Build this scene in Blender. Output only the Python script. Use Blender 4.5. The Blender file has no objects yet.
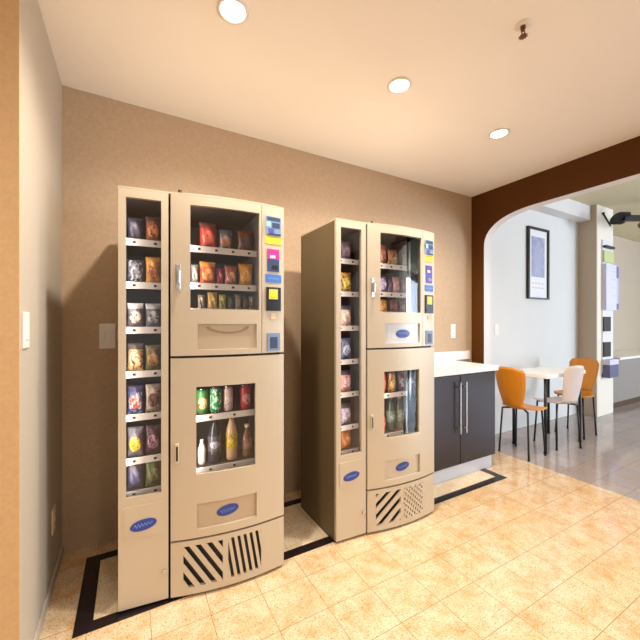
import bpy, bmesh, math, random
from math import sin, cos, pi, radians, sqrt
from mathutils import Vector, Matrix

random.seed(7)
S = bpy.context.scene
COL = S.collection

# ------------------------------------------------------------------ materials
def lin(c):
    return tuple(((v / 12.92) if v <= .04045 else ((v + .055) / 1.055) ** 2.4) for v in c)

def rgb(r, g, b):
    return lin((r / 255, g / 255, b / 255)) + (1,)

def new_mat(name):
    m = bpy.data.materials.new(name)
    m.use_nodes = True
    nt = m.node_tree
    return m, nt, nt.nodes['Principled BSDF']

def mat(name, c, rough=.5, metal=0, spec=.5, vary=0, scale=20, bump=0, bscale=200, coat=0, stretch=None):
    m, nt, b = new_mat(name)
    b.inputs['Base Color'].default_value = c
    b.inputs['Roughness'].default_value = rough
    b.inputs['Metallic'].default_value = metal
    b.inputs['Specular IOR Level'].default_value = spec
    b.inputs['Coat Weight'].default_value = coat
    b.inputs['Coat Roughness'].default_value = .12
    if vary or bump:
        tc = nt.nodes.new('ShaderNodeTexCoord')
        mp = nt.nodes.new('ShaderNodeMapping')
        nt.links.new(tc.outputs['Object'], mp.inputs['Vector'])
        if stretch:
            mp.inputs['Scale'].default_value = stretch
    if vary:
        n = nt.nodes.new('ShaderNodeTexNoise')
        n.inputs['Scale'].default_value = scale
        n.inputs['Detail'].default_value = 5
        nt.links.new(mp.outputs['Vector'], n.inputs['Vector'])
        mx = nt.nodes.new('ShaderNodeMix'); mx.data_type = 'RGBA'
        mx.inputs[6].default_value = tuple(v * (1 - vary) for v in c[:3]) + (1,)
        mx.inputs[7].default_value = tuple(min(1, v * (1 + vary)) for v in c[:3]) + (1,)
        nt.links.new(n.outputs['Fac'], mx.inputs[0])
        nt.links.new(mx.outputs[2], b.inputs['Base Color'])
    if bump:
        n2 = nt.nodes.new('ShaderNodeTexNoise')
        n2.inputs['Scale'].default_value = bscale
        n2.inputs['Detail'].default_value = 3
        nt.links.new(mp.outputs['Vector'], n2.inputs['Vector'])
        bp = nt.nodes.new('ShaderNodeBump')
        bp.inputs['Strength'].default_value = bump
        bp.inputs['Distance'].default_value = .002
        nt.links.new(n2.outputs['Fac'], bp.inputs['Height'])
        nt.links.new(bp.outputs['Normal'], b.inputs['Normal'])
    return m

def floor_mat(name, base, alt, blotch, grout, x0, y0, w, h, dark=.5):
    m, nt, b = new_mat(name)
    L = nt.links
    tc = nt.nodes.new('ShaderNodeTexCoord')
    mp = nt.nodes.new('ShaderNodeMapping')
    mp.inputs['Location'].default_value = (-x0, -y0, 0)
    L.new(tc.outputs['Object'], mp.inputs['Vector'])
    br = nt.nodes.new('ShaderNodeTexBrick')
    br.offset = 0; br.squash = 1
    br.inputs['Scale'].default_value = 1
    br.inputs['Brick Width'].default_value = w
    br.inputs['Row Height'].default_value = h
    br.inputs['Mortar Size'].default_value = .0014
    br.inputs['Mortar Smooth'].default_value = .1
    br.inputs['Bias'].default_value = -.1
    br.inputs['Color1'].default_value = base
    br.inputs['Color2'].default_value = alt
    br.inputs['Mortar'].default_value = grout
    L.new(mp.outputs['Vector'], br.inputs['Vector'])
    n = nt.nodes.new('ShaderNodeTexNoise')
    n.inputs['Scale'].default_value = 8; n.inputs['Detail'].default_value = 10; n.inputs['Roughness'].default_value = .82
    L.new(tc.outputs['Object'], n.inputs['Vector'])
    r = nt.nodes.new('ShaderNodeValToRGB')
    r.color_ramp.elements[0].position = .43; r.color_ramp.elements[0].color = (0, 0, 0, 1)
    r.color_ramp.elements[1].position = .70; r.color_ramp.elements[1].color = (1, 1, 1, 1)
    L.new(n.outputs['Fac'], r.inputs['Fac'])
    mx = nt.nodes.new('ShaderNodeMix'); mx.data_type = 'RGBA'
    L.new(r.outputs['Color'], mx.inputs[0])
    L.new(br.outputs['Color'], mx.inputs[6])
    mx.inputs[7].default_value = blotch
    v = nt.nodes.new('ShaderNodeTexNoise')
    v.inputs['Scale'].default_value = 150; v.inputs['Detail'].default_value = 2
    L.new(tc.outputs['Object'], v.inputs['Vector'])
    r2 = nt.nodes.new('ShaderNodeValToRGB')
    r2.color_ramp.elements[0].position = .33; r2.color_ramp.elements[0].color = (dark, dark * .8, dark * .6, 1)
    r2.color_ramp.elements[1].position = .45; r2.color_ramp.elements[1].color = (1, 1, 1, 1)
    L.new(v.outputs['Fac'], r2.inputs['Fac'])
    ml = nt.nodes.new('ShaderNodeMix'); ml.data_type = 'RGBA'; ml.blend_type = 'MULTIPLY'
    ml.inputs[0].default_value = 1
    L.new(mx.outputs[2], ml.inputs[6]); L.new(r2.outputs['Color'], ml.inputs[7])
    L.new(ml.outputs[2], b.inputs['Base Color'])
    b.inputs['Roughness'].default_value = .11
    b.inputs['IOR'].default_value = 1.65
    bp = nt.nodes.new('ShaderNodeBump')
    bp.inputs['Strength'].default_value = .25; bp.inputs['Distance'].default_value = .001
    bp.invert = True
    L.new(br.outputs['Fac'], bp.inputs['Height'])
    L.new(bp.outputs['Normal'], b.inputs['Normal'])
    return m

def emit_mat(name, c, s):
    m = bpy.data.materials.new(name); m.use_nodes = True
    nt = m.node_tree; nt.nodes.clear()
    e = nt.nodes.new('ShaderNodeEmission'); o = nt.nodes.new('ShaderNodeOutputMaterial')
    e.inputs['Color'].default_value = c; e.inputs['Strength'].default_value = s
    nt.links.new(e.outputs[0], o.inputs['Surface'])
    return m

def glass_mat(name, tint=(1, 1, 1, 1)):
    m = bpy.data.materials.new(name); m.use_nodes = True
    nt = m.node_tree; nt.nodes.clear()
    o = nt.nodes.new('ShaderNodeOutputMaterial')
    t = nt.nodes.new('ShaderNodeBsdfTransparent'); t.inputs['Color'].default_value = tint
    g = nt.nodes.new('ShaderNodeBsdfGlossy'); g.inputs['Roughness'].default_value = .03
    f = nt.nodes.new('ShaderNodeFresnel'); f.inputs['IOR'].default_value = 1.45
    mx = nt.nodes.new('ShaderNodeMixShader')
    nt.links.new(f.outputs[0], mx.inputs[0]); nt.links.new(t.outputs[0], mx.inputs[1])
    nt.links.new(g.outputs[0], mx.inputs[2]); nt.links.new(mx.outputs[0], o.inputs['Surface'])
    return m

def print_mat(name, base, accent, spot, cz=.45, a=.36, b=.24, seed=0, top=None):
    """printed packaging: base colour, an oval picture in the middle, scattered print marks, a top band"""
    m, nt, bs = new_mat(name)
    L = nt.links
    tc = nt.nodes.new('ShaderNodeTexCoord')
    sx = nt.nodes.new('ShaderNodeSeparateXYZ')
    L.new(tc.outputs['Generated'], sx.inputs[0])
    def math(op, x, y=None, z=None):
        n = nt.nodes.new('ShaderNodeMath'); n.operation = op
        for i, v in enumerate((x, y, z)):
            if v is None: continue
            if isinstance(v, (int, float)): n.inputs[i].default_value = v
            else: L.new(v, n.inputs[i])
        return n.outputs[0]
    ex = math('POWER', math('ABSOLUTE', math('DIVIDE', math('SUBTRACT', sx.outputs['X'], .5), a)), 2)
    ez = math('POWER', math('ABSOLUTE', math('DIVIDE', math('SUBTRACT', sx.outputs['Z'], cz), b)), 2)
    oval = math('LESS_THAN', math('ADD', ex, ez), 1)
    n = nt.nodes.new('ShaderNodeTexNoise'); n.noise_dimensions = '4D'
    n.inputs['W'].default_value = seed * 3.7; n.inputs['Scale'].default_value = 8
    n.inputs['Detail'].default_value = 2
    L.new(tc.outputs['Generated'], n.inputs['Vector'])
    blot = math('GREATER_THAN', n.outputs['Fac'], .57)
    def mix(f, c1, c2):
        x = nt.nodes.new('ShaderNodeMix'); x.data_type = 'RGBA'
        L.new(f, x.inputs[0])
        for i, c in ((6, c1), (7, c2)):
            if isinstance(c, tuple): x.inputs[i].default_value = c
            else: L.new(c, x.inputs[i])
        return x.outputs[2]
    c = mix(oval, base, accent)
    c = mix(blot, c, spot)
    if top:
        c = mix(math('GREATER_THAN', sx.outputs['Z'], .78), c, top)
    L.new(c, bs.inputs['Base Color'])
    bs.inputs['Roughness'].default_value = .32
    return m

M = {}
M['wallpaper'] = mat('wallpaper', rgb(188, 162, 133), .75, vary=.16, scale=70, bump=.25, bscale=260)
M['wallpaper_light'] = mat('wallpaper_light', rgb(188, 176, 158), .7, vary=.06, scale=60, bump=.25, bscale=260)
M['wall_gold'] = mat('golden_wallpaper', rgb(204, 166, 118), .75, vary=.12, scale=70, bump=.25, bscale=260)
M['ceiling'] = mat('ceiling_paint', rgb(250, 245, 241), .9, vary=.02, scale=3)
M['brown'] = mat('brown_paint', rgb(88, 49, 5), .6, spec=.25, vary=.06, scale=8)
M['offwhite'] = mat('offwhite_paint', rgb(226, 224, 224), .7)
M['cool_white'] = mat('cool_white_paint', rgb(222, 222, 220), .75, vary=.02, scale=5)
M['beige'] = mat('beige_paint', rgb(192, 176, 156), .75, vary=.03, scale=4)
M['cream_pier'] = mat('cream_paint', rgb(236, 228, 214), .7)
M['cream_ceiling'] = mat('cream_ceiling', rgb(214, 204, 170), .85)
M['floor'] = floor_mat('travertine_tile', rgb(226, 205, 172), rgb(222, 197, 158), rgb(206, 146, 78), rgb(140, 116, 84),
                       .53, .855, .2275, .2125)
M['inset'] = floor_mat('cream_inset_tile', rgb(240, 226, 198), rgb(236, 218, 184), rgb(226, 190, 138), rgb(190, 165, 130),
                       .53, .855, .2275, .2125, dark=.75)
M['floor_grey'] = floor_mat('grey_lavender_tile', rgb(176, 168, 168), rgb(160, 154, 160), rgb(178, 150, 126), rgb(120, 112, 112),
                            .53, .855, .2275, .2125)
M['black_stone'] = mat('black_stone', rgb(34, 26, 28), .25, vary=.2, scale=40)
M['metal_tan'] = mat('champagne_steel', rgb(200, 186, 163), .42, .25, vary=.04, scale=30, stretch=(60, 60, 1))
M['metal_tan_dark'] = mat('champagne_steel_flap', rgb(190, 172, 146), .4, .25)
M['flap_pull'] = mat('flap_finger_pull', rgb(158, 134, 104), .5, .2)
M['metal_pale'] = mat('pale_steel_flap', rgb(206, 204, 204), .4, .2)
M['side'] = mat('taupe_side_steel', rgb(108, 92, 64), .5, .15, vary=.05, scale=10, stretch=(1, 1, .05))
M['liner'] = mat('dark_liner', rgb(62, 50, 48), .6)
M['liner_side'] = mat('grey_liner', rgb(120, 112, 114), .4, .2)
M['rail'] = mat('white_price_rail', rgb(246, 236, 228), .5)
M['tag'] = mat('price_tag', rgb(60, 46, 44), .6)
M['chrome'] = mat('chrome', rgb(205, 205, 210), .2, 1)
M['dark_metal'] = mat('dark_metal', rgb(40, 34, 32), .4, .6)
M['black'] = mat('black_plastic', rgb(16, 15, 18), .4)
M['glass'] = glass_mat('machine_glass', (.985, .985, .99, 1))
M['badge_blue'] = mat('badge_blue', rgb(44, 70, 150), .3)
M['badge_light'] = mat('badge_light', rgb(110, 135, 205), .35)
M['white_plastic'] = mat('white_plastic', rgb(240, 234, 226), .4)
M['almond'] = mat('almond_plastic', rgb(232, 208, 172), .45)
M['grey_blue'] = mat('grey_blue_screen', rgb(120, 150, 185), .25)
M['teal'] = mat('teal_print', rgb(150, 205, 205), .4)
M['indigo'] = mat('indigo_print', rgb(80, 80, 165), .4)
M['yellow'] = mat('yellow_print', rgb(250, 222, 50), .5)
M['magenta'] = mat('magenta_print', rgb(196, 40, 140), .45)
M['navy'] = mat('navy_print', rgb(50, 66, 110), .45)
M['purple'] = mat('purple_print', rgb(92, 72, 165), .45)
M['blue'] = mat('blue_print', rgb(64, 120, 200), .45)
M['lime'] = mat('lime_face', rgb(216, 210, 70), .4)
M['slot_blue'] = mat('slot_blue', rgb(120, 138, 175), .4)
M['slot_dark'] = mat('slot_dark', rgb(54, 66, 100), .4)
M['espresso'] = mat('espresso_wood', rgb(42, 28, 30), .3, spec=.2, vary=.16, scale=14, stretch=(6, 6, .6), coat=.18)
M['solid_top'] = mat('cream_worktop', rgb(244, 240, 236), .3, vary=.02, scale=20)
M['plinth'] = mat('pale_plinth', rgb(206, 208, 216), .35)
M['ply'] = mat('orange_plywood', rgb(214, 138, 34), .38, vary=.12, scale=10, stretch=(3, 3, .5), coat=.2)
M['ply_white'] = mat('white_shell', rgb(228, 214, 208), .4)
M['table_white'] = mat('table_white', rgb(250, 249, 247), .35)
M['frame_black'] = mat('frame_black', rgb(22, 22, 24), .35)
M['mat_board'] = mat('mat_board', rgb(236, 236, 240), .6)
M['fan_black'] = mat('fan_black', rgb(14, 13, 16), .35)
M['lens'] = emit_mat('lamp_lens', (1, .95, .86, 1), 18)
M['counter_grey'] = mat('counter_grey', rgb(146, 138, 132), .5, vary=.05, scale=6)
M['counter_dark'] = mat('counter_dark', rgb(82, 62, 44), .5)
M['poster_green'] = mat('poster_green', rgb(196, 204, 140), .5)
M['leaflet'] = mat('leaflet', rgb(214, 212, 240), .5)
M['leaflet_mid'] = mat('leaflet_mid', rgb(186, 180, 222), .5)
M['leaflet_edge'] = mat('leaflet_edge', rgb(120, 110, 165), .5)
M['bin_blue'] = mat('bin_blue', rgb(96, 96, 130), .45)
M['lidmetal'] = mat('can_lid', rgb(200, 200, 205), .25, 1)
M['drain'] = mat('brass_sprinkler', rgb(120, 78, 46), .35, .8)

# ------------------------------------------------------------------ mesh building
class MB:
    def __init__(s):
        s.v = []; s.f = []; s.mi = []; s.sm = []
    def add(s, vs, fs, mi=0, smooth=False):
        o = len(s.v)
        s.v += [tuple(v) for v in vs]
        for f in fs:
            s.f.append(tuple(i + o for i in f)); s.mi.append(mi); s.sm.append(smooth)
        return s
    def box(s, x0, y0, z0, x1, y1, z1, mi=0, bev=0):
        bm = bmesh.new()
        bmesh.ops.create_cube(bm, size=1)
        for v in bm.verts:
            v.co = Vector(((x0 + x1) / 2 + v.co.x * (x1 - x0), (y0 + y1) / 2 + v.co.y * (y1 - y0), (z0 + z1) / 2 + v.co.z * (z1 - z0)))
        if bev:
            bmesh.ops.bevel(bm, geom=bm.edges[:], offset=bev, segments=2, affect='EDGES', profile=.5)
        s.from_bm(bm, mi)
        return s
    def from_bm(s, bm, mi=0, smooth=False, mtx=None):
        bm.verts.index_update()
        vs = [(mtx @ v.co if mtx else v.co.copy()) for v in bm.verts]
        s.add(vs, [[v.index for v in f.verts] for f in bm.faces], mi, smooth)
        bm.free()
        return s
    def cyl(s, p0, p1, r0, r1=None, n=16, mi=0, smooth=True):
        r1 = r0 if r1 is None else r1
        p0 = Vector(p0); p1 = Vector(p1)
        d = (p1 - p0).normalized()
        a = d.orthogonal().normalized(); b = d.cross(a)
        vs = []
        for p, r in ((p0, r0), (p1, r1)):
            for i in range(n):
                t = 2 * pi * i / n
                vs.append(p + a * cos(t) * r + b * sin(t) * r)
        s.add(vs, [(i, (i + 1) % n, n + (i + 1) % n, n + i) for i in range(n)], mi, smooth)
        s.add(vs[:n], [tuple(range(n - 1, -1, -1))], mi); s.add(vs[n:], [tuple(range(n))], mi)
        return s
    def lathe(s, prof, n=24, mi=0, c=(0, 0), smooth=True, cap=True):
        vs = [(c[0] + r * cos(2 * pi * i / n), c[1] + r * sin(2 * pi * i / n), z) for r, z in prof for i in range(n)]
        fs = [(k * n + i, k * n + (i + 1) % n, (k + 1) * n + (i + 1) % n, (k + 1) * n + i) for k in range(len(prof) - 1) for i in range(n)]
        s.add(vs, fs, mi, smooth)
        if cap:
            s.add(vs[:n], [tuple(range(n - 1, -1, -1))], mi); s.add(vs[-n:], [tuple(range(n))], mi)
        return s
    def prism(s, poly, y0, y1, mi=0):
        """polygon in (x, z) extruded along y"""
        n = len(poly)
        vs = [(x, y0, z) for x, z in poly] + [(x, y1, z) for x, z in poly]
        s.add(vs, [tuple(range(n)), tuple(range(2 * n - 1, n - 1, -1))] + [(i, n + i, n + (i + 1) % n, (i + 1) % n) for i in range(n)], mi)
        return s
    def build(s, name, mats, parent=None, loc=None, weld=True):
        me = bpy.data.meshes.new(name)
        me.from_pydata(s.v, [], s.f)
        if not isinstance(mats, (list, tuple)): mats = [mats]
        for m in mats: me.materials.append(m)
        me.polygons.foreach_set('material_index', s.mi)
        me.polygons.foreach_set('use_smooth', s.sm)
        bm = bmesh.new(); bm.from_mesh(me)
        if weld: bmesh.ops.remove_doubles(bm, verts=bm.verts[:], dist=1e-5)
        bmesh.ops.recalc_face_normals(bm, faces=bm.faces[:])
        bm.to_mesh(me); bm.free()
        me.update()
        o = bpy.data.objects.new(name, me)
        COL.objects.link(o)
        if parent: o.parent = parent
        if loc: o.location = loc
        return o

def tag(o, label, cat, group=None):
    o['label'] = label; o['category'] = cat
    if group: o['group'] = group
    return o

def empty(name, loc, rz=0, label=None, cat=None, group=None):
    o = bpy.data.objects.new(name, None)
    o.empty_display_size = .05
    COL.objects.link(o)
    o.location = loc; o.rotation_euler = (0, 0, rz)
    if label: tag(o, label, cat, group)
    return o

def struct(o):
    o['kind'] = 'structure'
    return o

# ------------------------------------------------------------------ setting
H = 2.527          # ceiling height of the vending room
H2 = 2.80          # ceiling height of the breakfast room
BY = 2.28          # back wall
LX = -.32          # short wall beside the first machine
RX = 3.05          # plane of the brown arch
RT = .10           # its thickness
FRONT = -4.5

struct(MB().box(-4, FRONT, -.1, RX + .05, 3.4, 0).build('floor', M['floor']))
struct(MB().box(RX + .05, FRONT, -.1, 9.5, 3.4, 0).build('floor', M['floor_grey']))
struct(MB().box(-4, FRONT, H, RX, BY + .1, H + .1).build('ceiling', M['ceiling']))
struct(MB().box(RX, FRONT, H2, 9.5, 3.4, H2 + .1).build('ceiling', M['cream_ceiling']))
struct(MB().box(LX - .12, BY, 0, RX + RT, BY + .12, H2).build('wall_back', M['wallpaper']))
w = MB()
w.box(LX - .12, 1.478, 0, LX, BY, H)
struct(w.build('wall_left', M['wallpaper_light']))
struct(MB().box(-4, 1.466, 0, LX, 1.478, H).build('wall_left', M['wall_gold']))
struct(MB().box(-4.1, FRONT, 0, -4, 1.6, H).build('wall_west', M['wallpaper']))

# wall with the wide arched opening: brown towards this room, pale on its inner edge
poly = []
yj, z_spring, z_head = 2.14, 1.985, 2.268
pts = [(BY, 0), (yj, 0), (yj, z_spring)]
ra, rb = .50, z_head - z_spring
for i in range(1, 17):
    t = pi / 2 * i / 16
    # slightly squared ellipse
    cx = abs(cos(t)) ** .85; sz = abs(sin(t)) ** .85
    pts.append((yj - ra + ra * cx, z_spring + rb * sz))
ye = -2.3
pts += [(ye + ra, z_head), (ye, z_spring), (ye, 0), (ye - .5, 0), (ye - .5, H2), (BY, H2)]
n = len(pts)
vs = [(RX, y, z) for y, z in pts] + [(RX + RT, y, z) for y, z in pts]
ar = MB()
ar.add(vs, [tuple(range(n))], 0)
ar.add(vs, [tuple(range(2 * n - 1, n - 1, -1))] + [(i, n + i, n + (i + 1) % n, (i + 1) % n) for i in range(n)], 1)
struct(ar.build('wall_right', [M['brown'], M['offwhite']]))

# breakfast room beyond the arch
struct(MB().box(RX + RT, 2.35, 0, 5.38, 2.47, H2).build('wall_back', M['cool_white']))
struct(MB().box(5.38, 2.14, 0, 5.83, 3.0, H2).build('column', [M['beige']]))
struct(MB().box(5.374, 2.128, 0, 5.836, 2.14, H2).build('trim_6', M['cream_pier']))
struct(MB().box(RX + RT + .002, 2.2, 2.61, 5.372, 2.35, H2, bev=.004).build('trim_7', M['offwhite']))
struct(MB().box(5.83, 2.75, 0, 9.5, 2.87, H2).build('wall_back', M['beige']))
# the east and south walls have wide window openings that let daylight in
e = MB()
e.box(9.3, FRONT, 0, 9.42, 2.75, .5).box(9.3, FRONT, 2.5, 9.42, 2.75, H2)
e.box(9.3, FRONT, .5, 9.42, -3.6, 2.5).box(9.3, -.6, .5, 9.42, 2.75, 2.5)
struct(e.build('wall_east', M['beige']))
e = MB()
e.box(RX + RT, FRONT - .12, 0, 9.42, FRONT, .45).box(RX + RT, FRONT - .12, 2.55, 9.42, FRONT, H2)
e.box(RX + RT, FRONT - .12, .45, 6.6, FRONT, 2.55).box(9.0, FRONT - .12, .45, 9.42, FRONT, 2.55)
struct(e.build('wall_south', M['cool_white']))

# black stone border inlaid in the floor, cream tiles inside it
bx0, bx1, by0, by1, bw = -.2, 2.64, 1.648, 2.17, .055
struct(MB().box(bx0, by0, 0, bx1, by0 + bw, .003).build('trim_1', M['black_stone']))
struct(MB().box(bx0, by1 - bw, 0, bx1, by1, .003).build('trim_2', M['black_stone']))
struct(MB().box(bx0, by0 + bw, 0, bx0 + .066, by1 - bw, .003).build('trim_3', M['black_stone']))
struct(MB().box(bx1 - .066, by0 + bw, 0, bx1, by1 - bw, .003).build('trim_4', M['black_stone']))
struct(MB().box(bx0 + .066, by0 + bw, 0, bx1 - .066, by1 - bw, .002).build('trim_5', M['inset']))
# slim base moulding on the short wall
struct(MB().box(LX, 1.478, 0, LX + .008, BY, .05, bev=.002).build('baseboard_left', M['wallpaper_light']))

# ------------------------------------------------------------------ wall fittings
def wall_plate(name, label, loc, rz, w, h, m, kind='rocker', group=None):
    t = empty(name, loc, rz, label, 'switch' if 'switch' in name else 'outlet', group)
    MB().box(-w / 2, -.006, -h / 2, w / 2, 0, h / 2, bev=.002).build('cover_plate', m, t)
    if kind == 'rocker':
        MB().box(-w * .22, -.010, -h * .27, w * .22, -.005, h * .27, bev=.002).build('rocker', M['white_plastic'], t)
    elif kind == 'outlet':
        for s in (-1, 1):
            k = MB(); k.box(-w * .24, -.009, s * h * .19 - h * .12, w * .24, -.005, s * h * .19 + h * .12, bev=.002)
            k.box(-w * .12, -.0095, s * h * .19 - .008, -w * .07, -.0085, s * h * .19 + .01, 1)
            k.box(w * .07, -.0095, s * h * .19 - .008, w * .12, -.0085, s * h * .19 + .01, 1)
            k.build('socket', [m, M['tag']], t)
    elif kind == 'switches':
        for s in (-1, 1):
            MB().box(s * w * .2 - .008, -.012, -.02, s * w * .2 + .008, -.005, .03, bev=.002).build('toggle', m, t)
    return t
wall_plate('light_switch', 'white rocker light switch on the pale short wall beside the corner', (LX, 1.535, 1.222), pi / 2, .075, .125, M['white_plastic'])
wall_plate('wall_outlet', 'small pale outlet low on the short wall near the floor', (LX, 2.03, .31), pi / 2, .07, .115, M['almond'], 'outlet')
wall_plate('light_switch', 'pale double switch plate on the back wall beside the corner vending machine', (-.112, BY, 1.17), 0, .078, .142, M['white_plastic'], 'switches')
wall_plate('wall_outlet', 'white outlet plate on the tan wall above the cream worktop', (2.77, BY, 1.16), 0, .062, .135, M['white_plastic'], 'outlet')
wall_plate('light_switch', 'white switch plate on the white wall past the brown arch', (3.565, 2.35, 1.165), 0, .062, .12, M['white_plastic'], 'rocker')

# ------------------------------------------------------------------ ceiling fittings
def downlight(x, y, label, power):
    t = empty('downlight', (x, y, H), 0, label, 'ceiling light', 'recessed ceiling downlights')
    MB().lathe([(.062, 0), (.064, -.006), (.052, -.009), (.049, -.003), (.049, 0)], 32, cap=False).build('trim_ring', M['white_plastic'], t)
    MB().lathe([(.001, -.004), (.049, -.004)], 32, cap=False).build('lens', M['lens'], t)
    l = bpy.data.lights.new('downlight_lamp', 'SPOT')
    l.energy = power; l.color = (1, .905, .80); l.spot_size = radians(150); l.spot_blend = .9; l.shadow_soft_size = .035
    o = bpy.data.objects.new('downlight_lamp', l); COL.objects.link(o)
    o.location = (x, y, H - .03)
    return t
DL = 86
downlight(.368, 1.389, 'round recessed downlight in the ceiling above the corner vending machine', DL)
downlight(1.266, 1.39, 'round recessed downlight in the ceiling between the other two lights', DL)
downlight(2.177, 1.415, 'round recessed downlight in the ceiling beside the brown arch', DL)
for (x, y, nm) in ((.37, -.5, 'first'), (1.27, -.5, 'second'), (2.18, -.5, 'third'), (-1.2, .45, 'fourth')):  # added lamps out of view: rear row for fill, last warms the wall face
    downlight(x, y, 'unseen recessed downlight added to light the outer face of the short wall' if x < 0 else f'unseen added recessed downlight of the row behind the sprinkler, {nm} along it', DL * (.4 if x > 0 else 1.0))

t = empty('sprinkler', (1.475, .85, H + .001), 0, 'small brass fire sprinkler hanging from the cream ceiling', 'sprinkler')
MB().lathe([(.033, 0), (.033, -.002), (.02, -.006), (.012, -.007)], 24).build('escutcheon', M['white_plastic'], t)
MB().lathe([(.010, -.005), (.010, -.018), (.007, -.02), (.007, -.026)], 16).build('body', M['drain'], t)
k = MB()
for s in (-1, 1):
    k.cyl((s * .007, 0, -.02), (s * .013, 0, -.034), .0022, n=8); k.cyl((s * .013, 0, -.034), (0, 0, -.05), .0022, n=8)
k.build('yoke', M['drain'], t)
k = MB(); k.cyl((0, 0, -.05), (0, 0, -.052), .014, n=20)
for i in range(10):
    a = 2 * pi * i / 10
    k.box(-.002, -.002, -.052, .002, .002, -.05)
    v = k.v[-8:]
    k.v[-8:] = [(x + .016 * cos(a), y + .016 * sin(a), z) for x, y, z in v]
k.build('deflector', M['drain'], t)

# ------------------------------------------------------------------ vending machines
W, HT, SEAM, DEPTH = .735, 1.83, .205, .447
def P(x):
    if x <= SEAM: return .014 * x / SEAM
    x0, y0, x1, y1, x2, y2 = SEAM, .018, .47, .058, W, .038
    return (y0 * (x - x1) * (x - x2) / ((x0 - x1) * (x0 - x2)) + y1 * (x - x0) * (x - x2) / ((x1 - x0) * (x1 - x2))
            + y2 * (x - x0) * (x - x1) / ((x2 - x0) * (x2 - x1)))

def panel(mb, x0, x1, z0, z1, holes=(), off=0, th=.02, mi=0, step=.03):
    """sheet that follows the bowed front between x0..x1, z0..z1, with rectangular holes"""
    xs = {x0, x1}; zs = {z0, z1}
    for a, b, c, d in holes: xs |= {a, b}; zs |= {c, d}
    xs = sorted(xs); zs = sorted(zs)
    fine = []
    for a, b in zip(xs, xs[1:]):
        k = max(1, int(round((b - a) / step)))
        fine += [a + (b - a) * i / k for i in range(k)]
    xs = fine + [xs[-1]]
    def solid(i, j):
        if not (0 <= i < len(xs) - 1 and 0 <= j < len(zs) - 1): return False
        cx = (xs[i] + xs[i + 1]) / 2; cz = (zs[j] + zs[j + 1]) / 2
        return not any(a < cx < b and c < cz < d for a, b, c, d in holes)
    def pt(i, j, back): return (xs[i], -P(xs[i]) - off + (th if back else 0), zs[j])
    for i in range(len(xs) - 1):
        for j in range(len(zs) - 1):
            if not solid(i, j): continue
            for bk in (0, 1):
                mb.add([pt(i, j, bk), pt(i + 1, j, bk), pt(i + 1, j + 1, bk), pt(i, j + 1, bk)], [(0, 1, 2, 3)], mi)
            for (di, dj, a, b) in ((-1, 0, (i, j), (i, j + 1)), (1, 0, (i + 1, j), (i + 1, j + 1)), (0, -1, (i, j), (i + 1, j)), (0, 1, (i, j + 1), (i + 1, j + 1))):
                if not solid(i + di, j + dj):
                    mb.add([pt(*a, 0), pt(*b, 0), pt(*b, 1), pt(*a, 1)], [(0, 1, 2, 3)], mi)
    return mb

def clip(poly, f):
    out = []
    for a, b in zip(poly, poly[1:] + poly[:1]):
        fa, fb = f(a), f(b)
        if fa >= 0: out.append(a)
        if (fa >= 0) != (fb >= 0):
            t = fa / (fa - fb); out.append((a[0] + (b[0] - a[0]) * t, a[1] + (b[1] - a[1]) * t))
    return out

def slats(mb, x0, x1, z0, z1, slope, pitch, duty, mi=0):
    """parallel slanted bars clipped to a rectangle; pitch measured along z for shallow, along x for steep slopes"""
    steep = abs(slope) > 2.2
    rng = range(-60, 60)
    for k in rng:
        if steep:
            b0 = x0 + k * pitch; b1 = b0 + pitch * duty
            q = [(b0 - 9 / slope, z0 - 9), (b1 - 9 / slope, z0 - 9), (b1 + 9 / slope, z0 + 9), (b0 + 9 / slope, z0 + 9)]
        else:
            b0 = z0 + k * pitch; b1 = b0 + pitch * duty
            q = [(x0 - 9, b0 - 9 * slope), (x0 + 9, b0 + 9 * slope), (x0 + 9, b1 + 9 * slope), (x0 - 9, b1 - 9 * slope)]
        for f in (lambda p: p[0] - x0, lambda p: x1 - p[0], lambda p: p[1] - z0, lambda p: z1 - p[1]):
            q = clip(q, f)
            if len(q) < 3: break
        if len(q) < 3: continue
        n = len(q)
        vs = [(x, -P(x) - .001, z) for x, z in q] + [(x, -P(x) + .008, z) for x, z in q]
        mb.add(vs, [tuple(range(n)), tuple(range(2 * n - 1, n - 1, -1))] + [(i, n + i, n + (i + 1) % n, (i + 1) % n) for i in range(n)], mi)

def patch(mb, x0, x1, z0, z1, th=.004, mi=0, base=0):
    """thin raised plate on the bowed front"""
    panel(mb, x0, x1, z0, z1, off=base + th, th=th + .001, mi=mi, step=.02)

def badge(parent, cx, cz, rx, rz, off, tilt=.12):
    mb = MB()
    def disc(rx, rz, o, mi, th):
        n = 36
        pr = []
        for i in range(n):
            t = 2 * pi * i / n
            x = cx + rx * cos(t); z = cz + rz * sin(t) + tilt * rx * cos(t)
            pr.append((x, z))
        vs = [(x, -P(x) - o, z) for x, z in pr] + [(x, -P(x) - o + th, z) for x, z in pr]
        mb.add(vs, [tuple(range(n)), tuple(range(2 * n - 1, n - 1, -1))] + [(i, n + i, n + (i + 1) % n, (i + 1) % n) for i in range(n)], mi)
    disc(rx, rz, off + .003, 0, .003)
    # light looping script strokes across the oval (illegible in the photograph)
    prev = None
    for i in range(41):
        u = i / 40
        x = cx - rx * .68 + rx * 1.36 * u
        z = cz + tilt * (x - cx) + rz * .34 * sin(u * 5.5 * 2 * pi) * (1 - .35 * u) + rz * .04
        p = (x, -P(x) - off - .0034, z)
        if prev: mb.cyl(prev, p, .0016, n=6, mi=1)
        prev = p
    mb.build('logo_badge', [M['badge_blue'], M['badge_light']], parent)

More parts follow.
